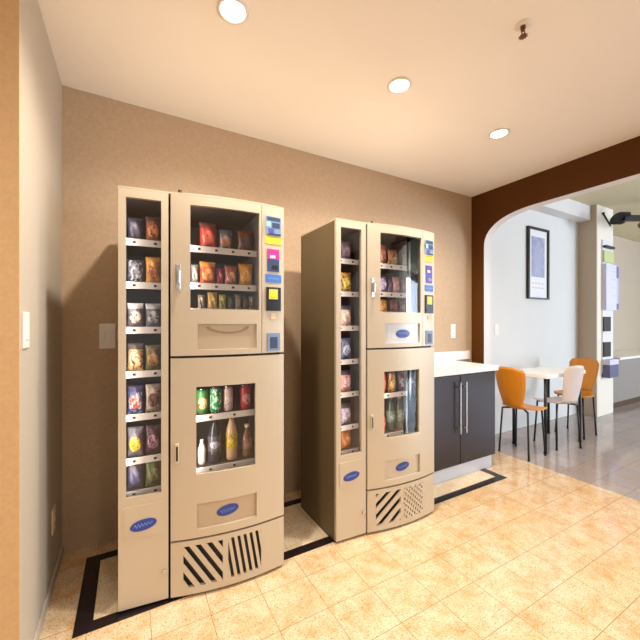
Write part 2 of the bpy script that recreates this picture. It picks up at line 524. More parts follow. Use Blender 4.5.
TW = (.031, .168, .49, 1.785)        # tall narrow window
UW = (.287, .602, 1.305, 1.778)      # snack window
LW = (.312, .582, .553, .951)        # drinks window
UF = (.318, .588, 1.120, 1.238)      # snack delivery pocket
LF = (.315, .588, .302, .418)        # drinks delivery pocket
TSH = [1.61, 1.418, 1.217, 1.02, .828, .634, .487]
USH = [1.597, 1.423, 1.303]
LSH = [.80, .552]

def vending_machine(loc, rz, label, badge_on_snack_flap, snack_flap, g1, g2):
    t = empty('vending_machine', loc, rz, label, 'vending machine', 'vending machines along the tan wall')
    body = MB()
    body.box(0, .024, .012, .012, DEPTH, HT - .008, 0)
    body.box(W - .012, -.012, .012, W, DEPTH, HT - .008, 0)
    body.box(.012, DEPTH - .01, .012, W - .012, DEPTH, HT - .008, 0)
    # top and bottom plates follow the bowed front
    xs = [0, .1, SEAM] + [SEAM + (W - SEAM) * i / 10 for i in range(1, 11)]
    for z0, z1, mi, ins in ((HT - .008, HT, 1, .0), (0, .012, 2, .02)):
        pl = [(x, -P(x) + ins) for x in xs] + [(W, DEPTH), (0, DEPTH)]
        n = len(pl)
        vs = [(x, y, z0) for x, y in pl] + [(x, y, z1) for x, y in pl]
        body.add(vs, [tuple(range(n)), tuple(range(2 * n - 1, n - 1, -1))] + [(i, (i + 1) % n, n + (i + 1) % n, n + i) for i in range(n)], mi)
    body.build('cabinet', [M['side'], M['metal_tan'], M['black']], t)
    li = MB()
    li.box(.012, .40, .02, W - .012, .41, HT - .01, 0)                    # back
    li.box(.012, .026, .02, .016, .40, HT - .01, 0)                       # tower side
    li.box(.188, .02, .02, .194, .40, HT - .01, 0)
    li.box(.205, -.0, .02, .211, .40, HT - .01, 0)
    li.box(.211, -.005, 1.083, W - .012, .40, 1.095, 0)
    li.box(.211, -.005, .254, W - .012, .40, .264, 0)
    li.box(.012, .026, 1.79, .188, .40, 1.80, 0)
    li.box(.211, -.01, 1.79, W - .012, .40, 1.80, 0)
    li.box(.606, -.02, 1.095, .612, .40, 1.79, 1)                         # lighter wall beside the snack spirals
    li.box(.664, -.02, .264, .669, .40, 1.083, 1)
    li.build('interior_liner', [M['liner'], M['liner_side']], t)

    # tall narrow glass door
    d = MB(); panel(d, .002, .197, .013, HT - .009, [TW], step=.05)
    panel(d, .022, .177, .31, .45, off=.003, th=.004)
    d = d.build('tower_door', M['metal_tan'], t)
    panel(MB(), TW[0] - .004, TW[1] + .004, TW[2] - .004, TW[3] + .004, off=-.012, th=.004).build('window_pane', M['glass'], d)
    badge(d, .098, .365, .052, .024, .003)
    MB().cyl((.180, -.011, .139), (.180, -.022, .139), .009, n=20).build('lock', M['chrome'], d)
    # snack door
    d = MB(); panel(d, .206, .613, 1.094, HT - .009, [UW, UF]); d = d.build('snack_door', M['metal_tan'], t)
    panel(MB(), UW[0] - .004, UW[1] + .004, UW[2] - .004, UW[3] + .004, off=-.012, th=.004).build('window_pane', M['glass'], d)
    f = MB(); panel(f, UF[0] - .003, UF[1] + .003, UF[2] - .003, UF[3] + .003, off=-.010, th=.008)
    # crescent finger pull pressed into the flap
    cx = (UF[0] + UF[1]) / 2
    q = []
    for i in range(17):
        a = pi + pi * i / 16
        q.append((cx + .10 * cos(a), 1.226 + .034 * sin(a)))
    n = len(q)
    vs = [(x, -P(x) + .0085, z) for x, z in q] + [(x, -P(x) + .012, z) for x, z in q]
    if not badge_on_snack_flap:
        f.add(vs, [tuple(range(n)), tuple(range(2 * n - 1, n - 1, -1))] + [(i, n + i, n + (i + 1) % n, (i + 1) % n) for i in range(n)], 1)
    f.build('delivery_flap', [M[snack_flap], M['flap_pull']], d)
    if badge_on_snack_flap:
        badge(d, .453, 1.175, .052, .026, -.0095, 0)
    h = MB()
    h.box(.226, -P(.236) - .006, 1.392, .246, -P(.236) + .001, 1.505, bev=.002)
    h.box(.229, -P(.236) - .026, 1.42, .243, -P(.236) - .005, 1.478, bev=.004)
    h.build('handle', M['chrome'], d)
    MB().cyl((.245, -.01, HT - .012), (.245, -.01, HT + .016), .008, n=14).build('hinge_pin', M['dark_metal'], d)
    # payment column
    d = MB(); panel(d, .616, W - .001, 1.094, HT - .009); d = d.build('payment_panel', M['metal_tan'], t)
    a, b = .637, .715
    k = MB(); patch(k, a, b, 1.682, 1.772, .006, 0); patch(k, a + .004, b - .004, 1.75, 1.768, .0065, 1)
    patch(k, a + .03, b - .006, 1.715, 1.742, .0065, 1); patch(k, a, a + .022, 1.72, 1.745, .0068, 2)
    patch(k, a + .01, a + .04, 1.688, 1.712, .0068, 3); patch(k, a + .012, b, 1.682, 1.688, .0068, 1)
    k.build('display', [M['grey_blue'], M['slot_dark'], M['teal'], M['indigo']], d)
    k = MB(); patch(k, a - .004, b + .004, 1.636, 1.673, .002); k.build('price_label', M['yellow'], d)
    k = MB(); patch(k, a + .006, b - .008, 1.498, 1.61, .003, 0); patch(k, a + .006, b - .008, 1.56, 1.61, .0034, 1)
    patch(k, a + .02, b - .03, 1.565, 1.58, .0038, 2); patch(k, a + .03, b - .015, 1.51, 1.53, .0038, 3)
    k.build('instruction_sticker', [M['purple' if badge_on_snack_flap else 'navy'], M['purple' if badge_on_snack_flap else 'magenta'], M['white_plastic'], M['black' if not badge_on_snack_flap else 'badge_light']], d)
    k = MB(); patch(k, a - .004, b + .004, 1.444, 1.484, .002, 0); patch(k, a + .01, b - .01, 1.46, 1.468, .0024, 1); k.build('notice_label', [M['blue'], M['badge_light']], d)
    k = MB(); patch(k, a, b, 1.303, 1.42, .008, 0); patch(k, a + .012, b - .018, 1.36, 1.41, .0105, 1)
    patch(k, a + .022, b - .028, 1.372, 1.398, .0115, 2); patch(k, a + .008, b - .008, 1.318, 1.332, .0105, 0)
    k.build('bill_reader', [M['black'], M['lime'], M['yellow']], d)
    k = MB(); patch(k, a + .025, b - .028, 1.262, 1.29, .002); k.build('small_sticker', M['almond'], d)
    k = MB(); patch(k, a + .006, b - .004, 1.104, 1.192, .005, 0); patch(k, a + .02, b - .018, 1.116, 1.172, .0058, 1); k.build('coin_return', [M['slot_blue'], M['slot_dark']], d)
    # drinks door
    d = MB(); panel(d, .206, W - .001, .265, 1.083, [LW, LF]); d = d.build('drinks_door', M['metal_tan'], t)
    panel(MB(), LW[0] - .004, LW[1] + .004, LW[2] - .004, LW[3] + .004, off=-.012, th=.004).build('window_pane', M['glass'], d)
    f = MB(); panel(f, LF[0] - .003, LF[1] + .003, LF[2] - .003, LF[3] + .003, off=-.012, th=.006)
    f.build('delivery_flap', M['metal_tan_dark' if not badge_on_snack_flap else 'metal_tan'], d)
    badge(d, .452, .362, .05, .024, -.0115)
    h = MB(); h.box(.222, -P(.23) - .010, .612, .240, -P(.23) + .001, .702, bev=.003)
    h.box(.227, -P(.23) - .0105, .625, .235, -P(.23) - .009, .69, 1); h.build('handle', [M['metal_tan'], M['dark_metal']], d)
    # louvred base
    G1 = (.258, .428, .045, .232); G2 = (.452, .612, .045, .232)
    d = MB(); panel(d, .206, W - .001, .013, .255, [G1, G2]); d = d.build('base_grille', M['metal_tan'], t)
    for G, g in ((G1, g1), (G2, g2)):
        k = MB(); panel(k, G[0] - .002, G[1] + .002, G[2] - .002, G[3] + .002, off=-.016, th=.003, mi=1)
        if g[0] == 'slats': slats(k, *G, *g[1:])
        else:
            # perforated plate: bars both ways leave small openings
            slats(k, *G, 3.4, .022, .5); slats(k, *G, -.9, .034, .5)
        k.build('louver', [M['metal_tan'], M['black']], d, weld=False)
    # unseen fill lamps added behind the door frames to brighten the products
    for (lx, lz, hh, pw, yy, tx) in ((.020, 1.14, 1.25, 1.4, .026, 1), (.27, 1.54, .44, .9, -.008, 1), (.622, 1.54, .44, .0, 0, -1), (.295, .75, .38, .9, -.008, 1)):
        if not pw: continue
        l = bpy.data.lights.new('compartment_fill', 'AREA'); l.shape = 'RECTANGLE'; l.size = .02; l.size_y = hh
        l.energy = pw; l.color = (1, .93, .84)
        o = bpy.data.objects.new('compartment_fill', l); COL.objects.link(o); o.parent = t
        o.location = (lx, yy, lz)
        o.rotation_euler = Vector((-.75 * tx, -.66, 0)).to_track_quat('Z', 'Y').to_euler()
    # shelves with white price rails
    def shelf(x0, x1, z, yf, ntag):
        k = MB(); k.box(x0, yf + .004, z - .006, x1, .398, z, 2)
        k.box(x0, yf, z - .022, x1, yf + .004, z + .008, 0)
        for i in range(ntag):
            c = x0 + (x1 - x0) * (i + .5) / ntag
            k.box(c - .006, yf - .001, z - .012, c + .006, yf, z - .002, 1)
        k.build('shelf', [M['rail'], M['tag'], M['liner']], t)
    for z in TSH: shelf(.0165, .1875, z, .045, 2)
    for z in USH: shelf(.2115, .6055, z, .006, 5)
    for z in LSH: shelf(.2115, .6635, z, .006, 4)
    return t

M1 = ((-.046, 1.682, .003), radians(-3))
M2 = ((1.008, 1.620, .003), 0.0)
vending_machine(*M1, 'tan steel vending machine in the corner, with a plain tan snack flap', False, 'metal_tan_dark',
                ('slats', -1.55, .075, .52), ('slats', -6.0, .029, .5))
vending_machine(*M2, 'tan steel vending machine beside the dark cabinet, with a logo on its snack flap', True, 'metal_pale',
                ('slats', .85, .066, .52), ('dots',))

# ------------------------------------------------------------------ things on the shelves
def bag_mesh(w, h, d):
    mb = MB(); nu, nv = 12, 16
    def pt(i, j, s):
        u = i / nu; v = j / nv
        e = (max(0, sin(pi * u)) ** .55) * (max(0, sin(pi * min(1, max(0, (v - .05) / .9)))) ** .5)
        wid = w * (1 - .10 * sin(pi * v))
        x = (u - .5) * wid
        z = v * h
        y = s * d / 2 * e + (.0008 * s)
        if s < 0: y += .004 * sin(9 * u + 7 * v) * e
        if j in (0, nv): z += .0015 * (1 if i % 2 else 0) * (1 if j else 0)
        return (x, y, z)
    for s in (-1, 1):
        vs = [pt(i, j, s) for j in range(nv + 1) for i in range(nu + 1)]
        mb.add(vs, [(j * (nu + 1) + i, j * (nu + 1) + i + 1, (j + 1) * (nu + 1) + i + 1, (j + 1) * (nu + 1) + i) for j in range(nv) for i in range(nu)], 0, True)
    for j in range(nv):
        for i in (0, nu):
            mb.add([pt(i, j, -1), pt(i, j + 1, -1), pt(i, j + 1, 1), pt(i, j, 1)], [(0, 1, 2, 3)])
    for i in range(nu):
        for j in (0, nv):
            mb.add([pt(i, j, -1), pt(i + 1, j, -1), pt(i + 1, j, 1), pt(i, j, 1)], [(0, 1, 2, 3)])
    return mb

SEED = [0]
def place(o, m, x, y, z):
    (ox, oy, oz), a = m
    o.location = (ox + x * cos(a) - y * sin(a), oy + x * sin(a) + y * cos(a), oz + z)
    o.rotation_euler = (0, 0, a + random.uniform(-.12, .12))

def bag(m, x, z, w, h, cols, label, y=.085, d=.045, top=None, cat='snack bag', name='snack_bag', group=None):
    SEED[0] += 1
    pm = print_mat('bag_print', *cols, seed=SEED[0], top=top)
    o = bag_mesh(w, h, min(d, w * .6)).build(name, pm)
    tag(o, label, cat, group); place(o, m, x, y, z)
    return o

def bar_box(m, x, z, w, h, cols, label, group):
    """small wrapped candy bar standing on end"""
    SEED[0] += 1
    pm = print_mat('bar_print', *cols, seed=SEED[0])
    o = bag_mesh(w, h, .02).build('candy_bar', pm)
    tag(o, label, 'candy', group); place(o, m, x, .06, z)
    return o

def can(m, x, z, cols, label, group, r=.029, h=.122):
    SEED[0] += 1
    t = empty('drink_can', (0, 0, 0), 0, label, 'can', group); place(t, m, x, .075, z)
    pm = print_mat('can_print', *cols, seed=SEED[0])
    MB().lathe([(r * .78, 0), (r * .84, .003), (r, .012), (r, h - .014), (r * .84, h - .003)], 28).build('can_body', pm, t)
    k = MB(); k.lathe([(r * .84, h - .003), (r * .86, h), (r * .80, h), (r * .78, h - .004)], 28)
    k.cyl((0, -.004, h - .004), (0, .006, h - .002), .004, n=10); k.build('can_lid', M['lidmetal'], t)
    return t

def bottle(m, x, z, body, lab, cap, label, group, r=.031, h=.21):
    t = empty('drink_bottle', (0, 0, 0), 0, label, 'bottle', group); place(t, m, x, .075, z)
    SEED[0] += 1
    bm_ = mat('bottle_plastic', body, .15)
    MB().lathe([(r * .8, 0), (r, .01), (r, h * .28), (r * .93, h * .36), (r, h * .46), (r, h * .6), (r * .8, h * .72), (r * .45, h * .86), (r * .4, h * .92)], 28).build('bottle_body', bm_, t)
    MB().lathe([(r * 1.01, h * .26), (r * 1.02, h * .27), (r * 1.02, h * .58), (r * 1.01, h * .59)], 28, cap=False).build('bottle_label', print_mat('bottle_print', *lab, seed=SEED[0]), t)
    MB().lathe([(r * .46, h * .91), (r * .47, h * .92), (r * .47, h * .99), (r * .42, h)], 20).build('cap', mat('cap_plastic', cap, .4), t)
    return t

R = rgb
g = 'snack bags in the narrow window of the corner machine'
C1 = 'of the corner machine'
rows = [
    ((( R(60, 60, 74), R(90, 84, 100), R(44, 40, 48)), 'dark grey snack bag on the top narrow shelf of the corner machine', .11, None),
     ((R(150, 84, 56), R(214, 130, 78), R(110, 60, 46)), 'orange brown snack bag on the top narrow shelf of the corner machine', .125, R(96, 66, 60))),
    (((R(66, 64, 74), R(120, 118, 126), R(200, 196, 200)), 'charcoal and white snack bag on the second narrow shelf of the corner machine', .11, None),
     ((R(206, 134, 44), R(170, 92, 30), R(230, 170, 80)), 'golden pretzel coloured snack bag on the second narrow shelf of the corner machine', .13, None)),
    (((R(120, 108, 110), R(226, 206, 190), R(90, 76, 80)), 'grey speckled snack bag on the third narrow shelf of the corner machine', .115, R(210, 204, 206)),
     ((R(112, 108, 112), R(176, 172, 176), R(84, 76, 80)), 'silver snack bag on the third narrow shelf of the corner machine', .115, R(190, 186, 188))),
    (((R(226, 180, 120), R(240, 206, 150), R(120, 66, 40)), 'cream and brown cookie bag on the fourth narrow shelf of the corner machine', .13, R(92, 76, 70)),
     ((R(128, 110, 62), R(196, 140, 84), R(84, 60, 40)), 'olive brown snack bag on the fourth narrow shelf of the corner machine', .12, None)),
    (((R(70, 84, 132), R(216, 84, 66), R(220, 210, 214)), 'blue, red and white snack bag on the fifth narrow shelf of the corner machine', .13, R(70, 66, 100)),
     ((R(196, 176, 158), R(104, 66, 62), R(150, 120, 110)), 'beige and brown snack bag on the fifth narrow shelf of the corner machine', .13, None)),
    (((R(124, 118, 128), R(236, 190, 44), R(98, 88, 96)), 'grey snack bag with yellow picture on the sixth narrow shelf of the corner machine', .135, None),
     ((R(84, 48, 68), R(170, 120, 142), R(62, 32, 50)), 'dark plum snack bag on the sixth narrow shelf of the corner machine', .135, None)),
    (((R(70, 76, 112), R(96, 98, 134), R(92, 66, 62)), 'navy snack bag on the lowest narrow shelf of the corner machine', .125, R(86, 70, 66)),
     ((R(96, 118, 76), R(140, 140, 88), R(74, 92, 72)), 'green snack bag on the lowest narrow shelf of the corner machine', .125, None)),
]
for z, (a, b) in zip(TSH, rows):
    for x, (c, l, h, top) in zip((.064, .137), (a, b)):
        bag(M1, x, z, .066, h, c, l, y=.085, d=.04, top=top, group=g)

g = 'snack bags in the wide window of the corner machine'
for x, w, h, c, l, top in (
    (.378, .084, .135, (R(170, 48, 40), R(206, 96, 74), R(120, 34, 34)), 'tall dark red snack bag on the upper shelf of the corner machine', R(104, 52, 46)),
    (.460, .070, .11, (R(84, 92, 104), R(200, 130, 80), R(140, 146, 150)), 'slate grey snack bag with orange print on the upper shelf of the corner machine', None),
    (.560, .084, .115, (R(112, 66, 48), R(96, 76, 84), R(150, 90, 60)), 'brown snack bag on the upper shelf of the corner machine', R(140, 82, 46))):
    bag(M1, x, USH[0], w, h, c, l, y=.06, top=top, group=g)
for x, w, h, c, l, top in (
    (.316, .034, .10, (R(128, 118, 118), R(190, 180, 176), R(84, 96, 70)), 'narrow grey snack bag on the middle shelf of the corner machine', None),
    (.375, .076, .118, (R(200, 84, 36), R(226, 150, 80), R(150, 40, 34)), 'orange red snack bag on the middle shelf of the corner machine', R(206, 140, 60)),
    (.434, .036, .09, (R(140, 30, 62), R(190, 80, 70), R(100, 24, 44)), 'narrow maroon snack bag on the middle shelf of the corner machine', None),
    (.486, .062, .105, (R(178, 92, 48), R(216, 160, 116), R(118, 58, 44)), 'rust brown snack bag on the middle shelf of the corner machine', None),
    (.562, .074, .122, (R(230, 158, 34), R(242, 186, 66), R(206, 120, 30)), 'bright yellow orange snack bag on the middle shelf of the corner machine', None)):
    bag(M1, x, USH[1], w, h, c, l, y=.06, top=top, group=g)
g = 'candy bars on the bottom snack shelf of the corner machine'
for x, w, h, c, l in (
    (.346, .034, .075, (R(150, 130, 104), R(120, 100, 84), R(176, 156, 128)), 'beige candy bar on the bottom snack shelf of the corner machine'),
    (.398, .048, .09, (R(196, 150, 76), R(216, 176, 100), R(166, 116, 56)), 'wide tan candy bar on the bottom snack shelf of the corner machine'),
    (.446, .034, .08, (R(210, 190, 70), R(170, 150, 60), R(120, 120, 50)), 'yellow candy bar on the bottom snack shelf of the corner machine'),
    (.486, .032, .075, (R(70, 60, 48), R(100, 90, 70), R(50, 44, 36)), 'near black candy bar on the bottom snack shelf of the corner machine'),
    (.522, .034, .085, (R(150, 138, 120), R(176, 160, 140), R(110, 92, 76)), 'pale grey brown candy bar on the bottom snack shelf of the corner machine'),
    (.560, .030, .08, (R(104, 66, 34), R(140, 92, 50), R(74, 46, 28)), 'chocolate brown candy bar on the bottom snack shelf of the corner machine'),
    (.592, .028, .075, (R(190, 176, 166), R(120, 100, 90), R(214, 204, 190)), 'whitish candy bar on the bottom snack shelf of the corner machine')):
    bar_box(M1, x, USH[2], w, h, c, l, g)
g = 'drink cans in the corner machine'
can(M1, .352, LSH[0], (R(44, 120, 58), R(200, 190, 130), R(140, 50, 40)), 'green drink can with red and cream print in the corner machine', g)
can(M1, .416, LSH[0], (R(14, 132, 62), R(20, 150, 80), R(214, 230, 210)), 'bright green drink can with white flecks in the corner machine', g)
can(M1, .476, LSH[0], (R(226, 196, 190), R(236, 212, 204), R(206, 150, 146)), 'pale pink drink can in the corner machine', g, r=.024)
can(M1, .566, LSH[0], (R(206, 48, 56), R(236, 170, 164), R(190, 36, 46)), 'red drink can with pink print in the corner machine', g, r=.027)
g = 'drink bottles in the corner machine'
bottle(M1, .350, LSH[1], R(230, 214, 200), (R(226, 206, 190), R(240, 226, 214), R(200, 170, 150)), R(236, 226, 216), 'short white drink bottle in the corner machine', g, r=.018, h=.12)
bottle(M1, .411, LSH[1], R(44, 44, 50), (R(70, 74, 84), R(150, 156, 166), R(110, 44, 40)), R(30, 28, 30), 'black cola bottle in the corner machine', g, r=.032, h=.225)
bottle(M1, .494, LSH[1], R(196, 160, 120), (R(196, 164, 24), R(216, 186, 60), R(140, 104, 30)), R(150, 96, 30), 'yellow labelled drink bottle in the corner machine', g, r=.029, h=.225)
bottle(M1, .572, LSH[1], R(126, 86, 62), (R(150, 104, 80), R(176, 130, 104), R(110, 72, 54)), R(244, 220, 180), 'brown drink bottle with cream cap in the corner machine', g, r=.026, h=.165)

g = 'snack bags in the narrow window of the machine beside the cabinet'
for z, c, l, h, top in zip(TSH,
    ((R(96, 74, 92), R(150, 124, 140), R(70, 50, 62)), (R(206, 150, 60), R(246, 214, 96), R(60, 40, 40)), (R(226, 196, 180), R(240, 222, 206), R(216, 120, 100)),
     (R(112, 116, 146), R(196, 200, 220), R(70, 70, 92)), (R(220, 160, 150), R(232, 206, 206), R(190, 80, 70)), (R(184, 164, 186), R(214, 200, 216), R(140, 120, 150)),
     (R(190, 110, 50), R(220, 150, 90), R(140, 76, 40))),
    [f'{c} snack bag on the {n} narrow shelf of the machine beside the cabinet' for c, n in (
        ('mauve', 'top'), ('golden yellow', 'second'), ('cream and coral', 'third'), ('silvery blue', 'fourth'), ('pink and red', 'fifth'), ('lilac', 'sixth'), ('rust orange', 'lowest'))],
    (.12, .125, .13, .13, .13, .125, .11),
    (None, None, R(72, 78, 96), None, R(70, 60, 70), R(80, 70, 86), None)):
    bag(M2, .122, z, .075, h, c, l, y=.085, d=.04, top=top, group=g)
g = 'snack bags in the wide window of the machine beside the cabinet'
for x, w, h, c, l in (
    (.385, .056, .135, (R(130, 66, 46), R(166, 96, 70), R(86, 44, 40)), 'reddish brown snack bag on the upper shelf of the machine beside the cabinet'),
    (.462, .084, .115, (R(160, 108, 70), R(196, 146, 92), R(110, 66, 54)), 'wide tan brown snack bag on the upper shelf of the machine beside the cabinet'),
    (.560, .04, .10, (R(120, 96, 104), R(150, 124, 130), R(84, 66, 74)), 'narrow grey mauve snack bag on the upper shelf of the machine beside the cabinet')):
    bag(M2, x, USH[0], w, h, c, l, y=.06, group=g)
for x, w, h, c, l in (
    (.385, .064, .11, (R(150, 130, 164), R(186, 170, 200), R(104, 80, 110)), 'lavender snack bag on the middle shelf of the machine beside the cabinet'),
    (.440, .034, .10, (R(96, 48, 92), R(140, 90, 130), R(66, 34, 66)), 'narrow purple snack bag on the middle shelf of the machine beside the cabinet'),
    (.492, .060, .115, (R(182, 128, 116), R(214, 160, 150), R(130, 84, 84)), 'pinkish brown snack bag on the middle shelf of the machine beside the cabinet'),
    (.558, .060, .108, (R(150, 110, 122), R(190, 150, 160), R(110, 76, 90)), 'dusty rose snack bag on the middle shelf of the machine beside the cabinet')):
    bag(M2, x, USH[1], w, h, c, l, y=.06, group=g)
g = 'candy bars on the bottom snack shelf of the machine beside the cabinet'
for x, w, h, c, l in (
    (.392, .052, .085, (R(196, 128, 46), R(216, 160, 80), R(130, 80, 40)), 'amber candy bar on the bottom snack shelf of the machine beside the cabinet'),
    (.478, .070, .09, (R(120, 44, 40), R(150, 76, 60), R(84, 32, 36)), 'wide dark red candy bar on the bottom snack shelf of the machine beside the cabinet'),
    (.552, .05, .085, (R(140, 92, 104), R(200, 170, 180), R(96, 60, 70)), 'mauve candy bar on the bottom snack shelf of the machine beside the cabinet')):
    bar_box(M2, x, USH[2], w, h, c, l, g)
g = 'drink cans in the machine beside the cabinet'
can(M2, .392, LSH[0], (R(216, 70, 50), R(236, 140, 110), R(190, 40, 40)), 'orange red drink can in the machine beside the cabinet', g, r=.026)
can(M2, .466, LSH[0], (R(206, 148, 70), R(236, 196, 130), R(90, 50, 40)), 'amber drink can in the machine beside the cabinet', g, r=.027)
can(M2, .545, LSH[0], (R(110, 50, 66), R(206, 190, 200), R(60, 40, 56)), 'maroon and white drink can in the machine beside the cabinet', g, r=.028)
can(M2, .616, LSH[0], (R(214, 84, 110), R(236, 170, 180), R(190, 50, 80)), 'pink drink can in the machine beside the cabinet', g, r=.029)
g = 'drink bottles in the machine beside the cabinet'
bottle(M2, .396, LSH[1], R(206, 60, 60), (R(196, 46, 50), R(230, 120, 110), R(170, 30, 40)), R(214, 70, 64), 'short red drink bottle in the machine beside the cabinet', g, r=.02, h=.12)
bottle(M2, .462, LSH[1], R(34, 54, 50), (R(60, 100, 84), R(140, 160, 150), R(130, 70, 66)), R(40, 44, 44), 'dark green drink bottle in the machine beside the cabinet', g, r=.03, h=.215)
bottle(M2, .533, LSH[1], R(52, 74, 62), (R(110, 140, 110), R(160, 170, 140), R(56, 90, 80)), R(176, 120, 96), 'dark green drink bottle with tan cap in the machine beside the cabinet', g, r=.031, h=.215)
bottle(M2, .630, LSH[1], R(230, 190, 196), (R(236, 206, 210), R(226, 110, 130), R(244, 226, 230)), R(180, 210, 226), 'short pink and white drink bottle in the machine beside the cabinet', g, r=.022, h=.13)

# ------------------------------------------------------------------ dark cabinet and worktop
t = empty('base_cabinet', (1.77, 1.82, 0), 0, 'dark espresso cabinet with two doors standing under the cream worktop', 'cabinet')
CW, CD = .975, .44
MB().box(0, .022, .111, CW, CD, .832).build('body', M['espresso'], t)
MB().box(.01, .026, .003, CW - .012, CD - .02, .111).build('plinth', M['plinth'], t)
for x0, x1, hx in ((.084, .5255, .493), (.5305, CW, .563)):
    d = MB().box(x0, 0, .116, x1, .02, .828, bev=.002).build('door', M['espresso'], t)
    k = MB(); k.box(hx - .006, -.036, .37, hx + .006, -.026, .775, bev=.003)
    for z in (.41, .735): k.cyl((hx, -.028, z), (hx, .001, z), .005, n=10)
    k.build('handle', M['chrome'], d)
t = empty('worktop', (1.765, 1.80, .836), 0, 'cream worktop with a low splashback on the dark cabinet', 'worktop')
MB().box(0, 0, 0, 1.0, .478, .04, bev=.004).build('slab', M['solid_top'], t)
MB().box(0, .462, .04, 1.24, .478, .125, bev=.003).build('splashback', M['solid_top'], t)

# ------------------------------------------------------------------ breakfast table and chairs
t = empty('dining_table', (3.405, 1.74, 0), 0, 'small white topped table with thin black legs past the arch', 'table')
TWd, TD = .735, .375
MB().box(0, 0, .715, TWd, TD, .75, bev=.004).build('tabletop', M['table_white'], t)
for x in (.04, TWd - .04):
    for y in (.035, TD - .035):
        k = MB(); k.cyl((x, y, .012), (x, y, .715), .0135, n=14); k.cyl((x, y, 0), (x, y, .014), .017, n=14); k.build('leg', M['black'], t)

def chair(loc, rz, label, m, wt=.285, wb=.17, sw=.35):
    """one moulded shell chair; it faces local +x and its back stands at x = 0"""
    t = empty('dining_chair', loc, rz, label, 'chair', 'moulded chairs around the white table')
    def sheet(name, rowsf, ni, nj, th):
        mb = MB()
        for s in (0, 1):
            vs = []
            for j in range(nj + 1):
                for i in range(ni + 1):
                    p = rowsf(i / ni * 2 - 1, j / nj, s * th); vs.append(p)
            mb.add(vs, [(j * (ni + 1) + i, j * (ni + 1) + i + 1, (j + 1) * (ni + 1) + i + 1, (j + 1) * (ni + 1) + i) for j in range(nj) for i in range(ni)], 0, True)
        def q(i, j, s): return rowsf(i / ni * 2 - 1, j / nj, s * th)
        for i in range(ni):
            for j in (0, nj): mb.add([q(i, j, 0), q(i + 1, j, 0), q(i + 1, j, 1), q(i, j, 1)], [(0, 1, 2, 3)])
        for j in range(nj):
            for i in (0, ni): mb.add([q(i, j, 0), q(i, j + 1, 0), q(i, j + 1, 1), q(i, j, 1)], [(0, 1, 2, 3)])
        return mb.build(name, m, t)
    def back(u, v, o):
        w = wb + (wt - wb) * (sin(min(v, .82) / .82 * pi / 2))
        if v > .86: w *= sqrt(max(.0, 1 - ((v - .86) / .14) ** 2 * .25))
        z = .462 + .375 * v - .02 * (u * u) * (v > .9)
        x = .045 - .075 * v + .035 * u * u * (.4 + .6 * v)
        return (x - o, u * w / 2, z)
    def seat(u, v, o):
        w = wb + (sw - wb) * sin(min(1, v / .55) * pi / 2)
        if v > .75: w *= 1 - .22 * ((v - .75) / .25) ** 2
        x = .042 + .32 * v
        z = .455 + .03 * max(0, 1 - v / .14) ** 2 - .012 * sin(pi * v) - .018 * max(0, (v - .8) / .2) ** 2 + .012 * u * u
        return (x, u * w / 2, z - o)
    sheet('backrest', back, 10, 14, .010)
    sheet('seat', seat, 10, 14, .010)
    MB().cyl((.2, 0, .43), (.2, 0, .442), .07, n=20).build('hub_plate', M['dark_metal'], t)
    for sx, sy in ((-1, -1), (-1, 1), (1, -1), (1, 1)):
        k = MB(); a = (.2 + sx * .05, sy * .05, .432); b = (.2 + sx * .115, sy * .12, .427); c = (.2 + sx * .135, sy * .14, .004)
        k.cyl(a, b, .0085, n=10); k.cyl(b, c, .0085, n=10); k.cyl((c[0], c[1], 0), (c[0], c[1], .012), .011, n=10)
        k.build('leg', M['black'], t)
    return t
chair((3.06, 1.89, 0), 0, 'orange plywood chair with its back to the dark cabinet', M['ply'])
chair((3.74, 1.66, 0), radians(72), 'white shell chair pushed up to the long edge of the table', M['ply_white'], wt=.22, wb=.16)
chair((4.56, 1.93, 0), pi, 'orange plywood chair at the far table end, beside the cream pier', M['ply'], wt=.29)

# ------------------------------------------------------------------ framed picture
t = empty('framed_picture', (4.145, 2.35, 1.53), 0, 'narrow black framed blue print hanging on the white wall', 'picture')
PW, PH = .455, .87
k = MB()
fw = .028
k.box(0, -.03, 0, fw, 0, PH).box(PW - fw, -.03, 0, PW, 0, PH).box(fw, -.03, PH - fw, PW - fw, 0, PH).box(fw, -.03, 0, PW - fw, 0, fw * .6)
k.build('frame', M['frame_black'], t)
MB().box(fw, -.012, fw * .6, PW - fw, -.004, PH - fw).build('mat_board', M['mat_board'], t)
MB().box(.085, -.0135, .27, PW - .085, -.012, PH - .11).build('print', print_mat('picture_print', R(150, 160, 196), R(164, 172, 206), R(178, 178, 206), cz=.5, a=.3, b=.35, seed=4), t)
k = MB()
for r_ in range(2):
    for c_ in range(4):
        k.box(.09 + c_ * .072, -.0132, .13 + r_ * .055, .09 + c_ * .072 + .05, -.012, .145 + r_ * .055)
k.build('caption_marks', mat('caption_grey', R(204, 206, 210), .6), t)

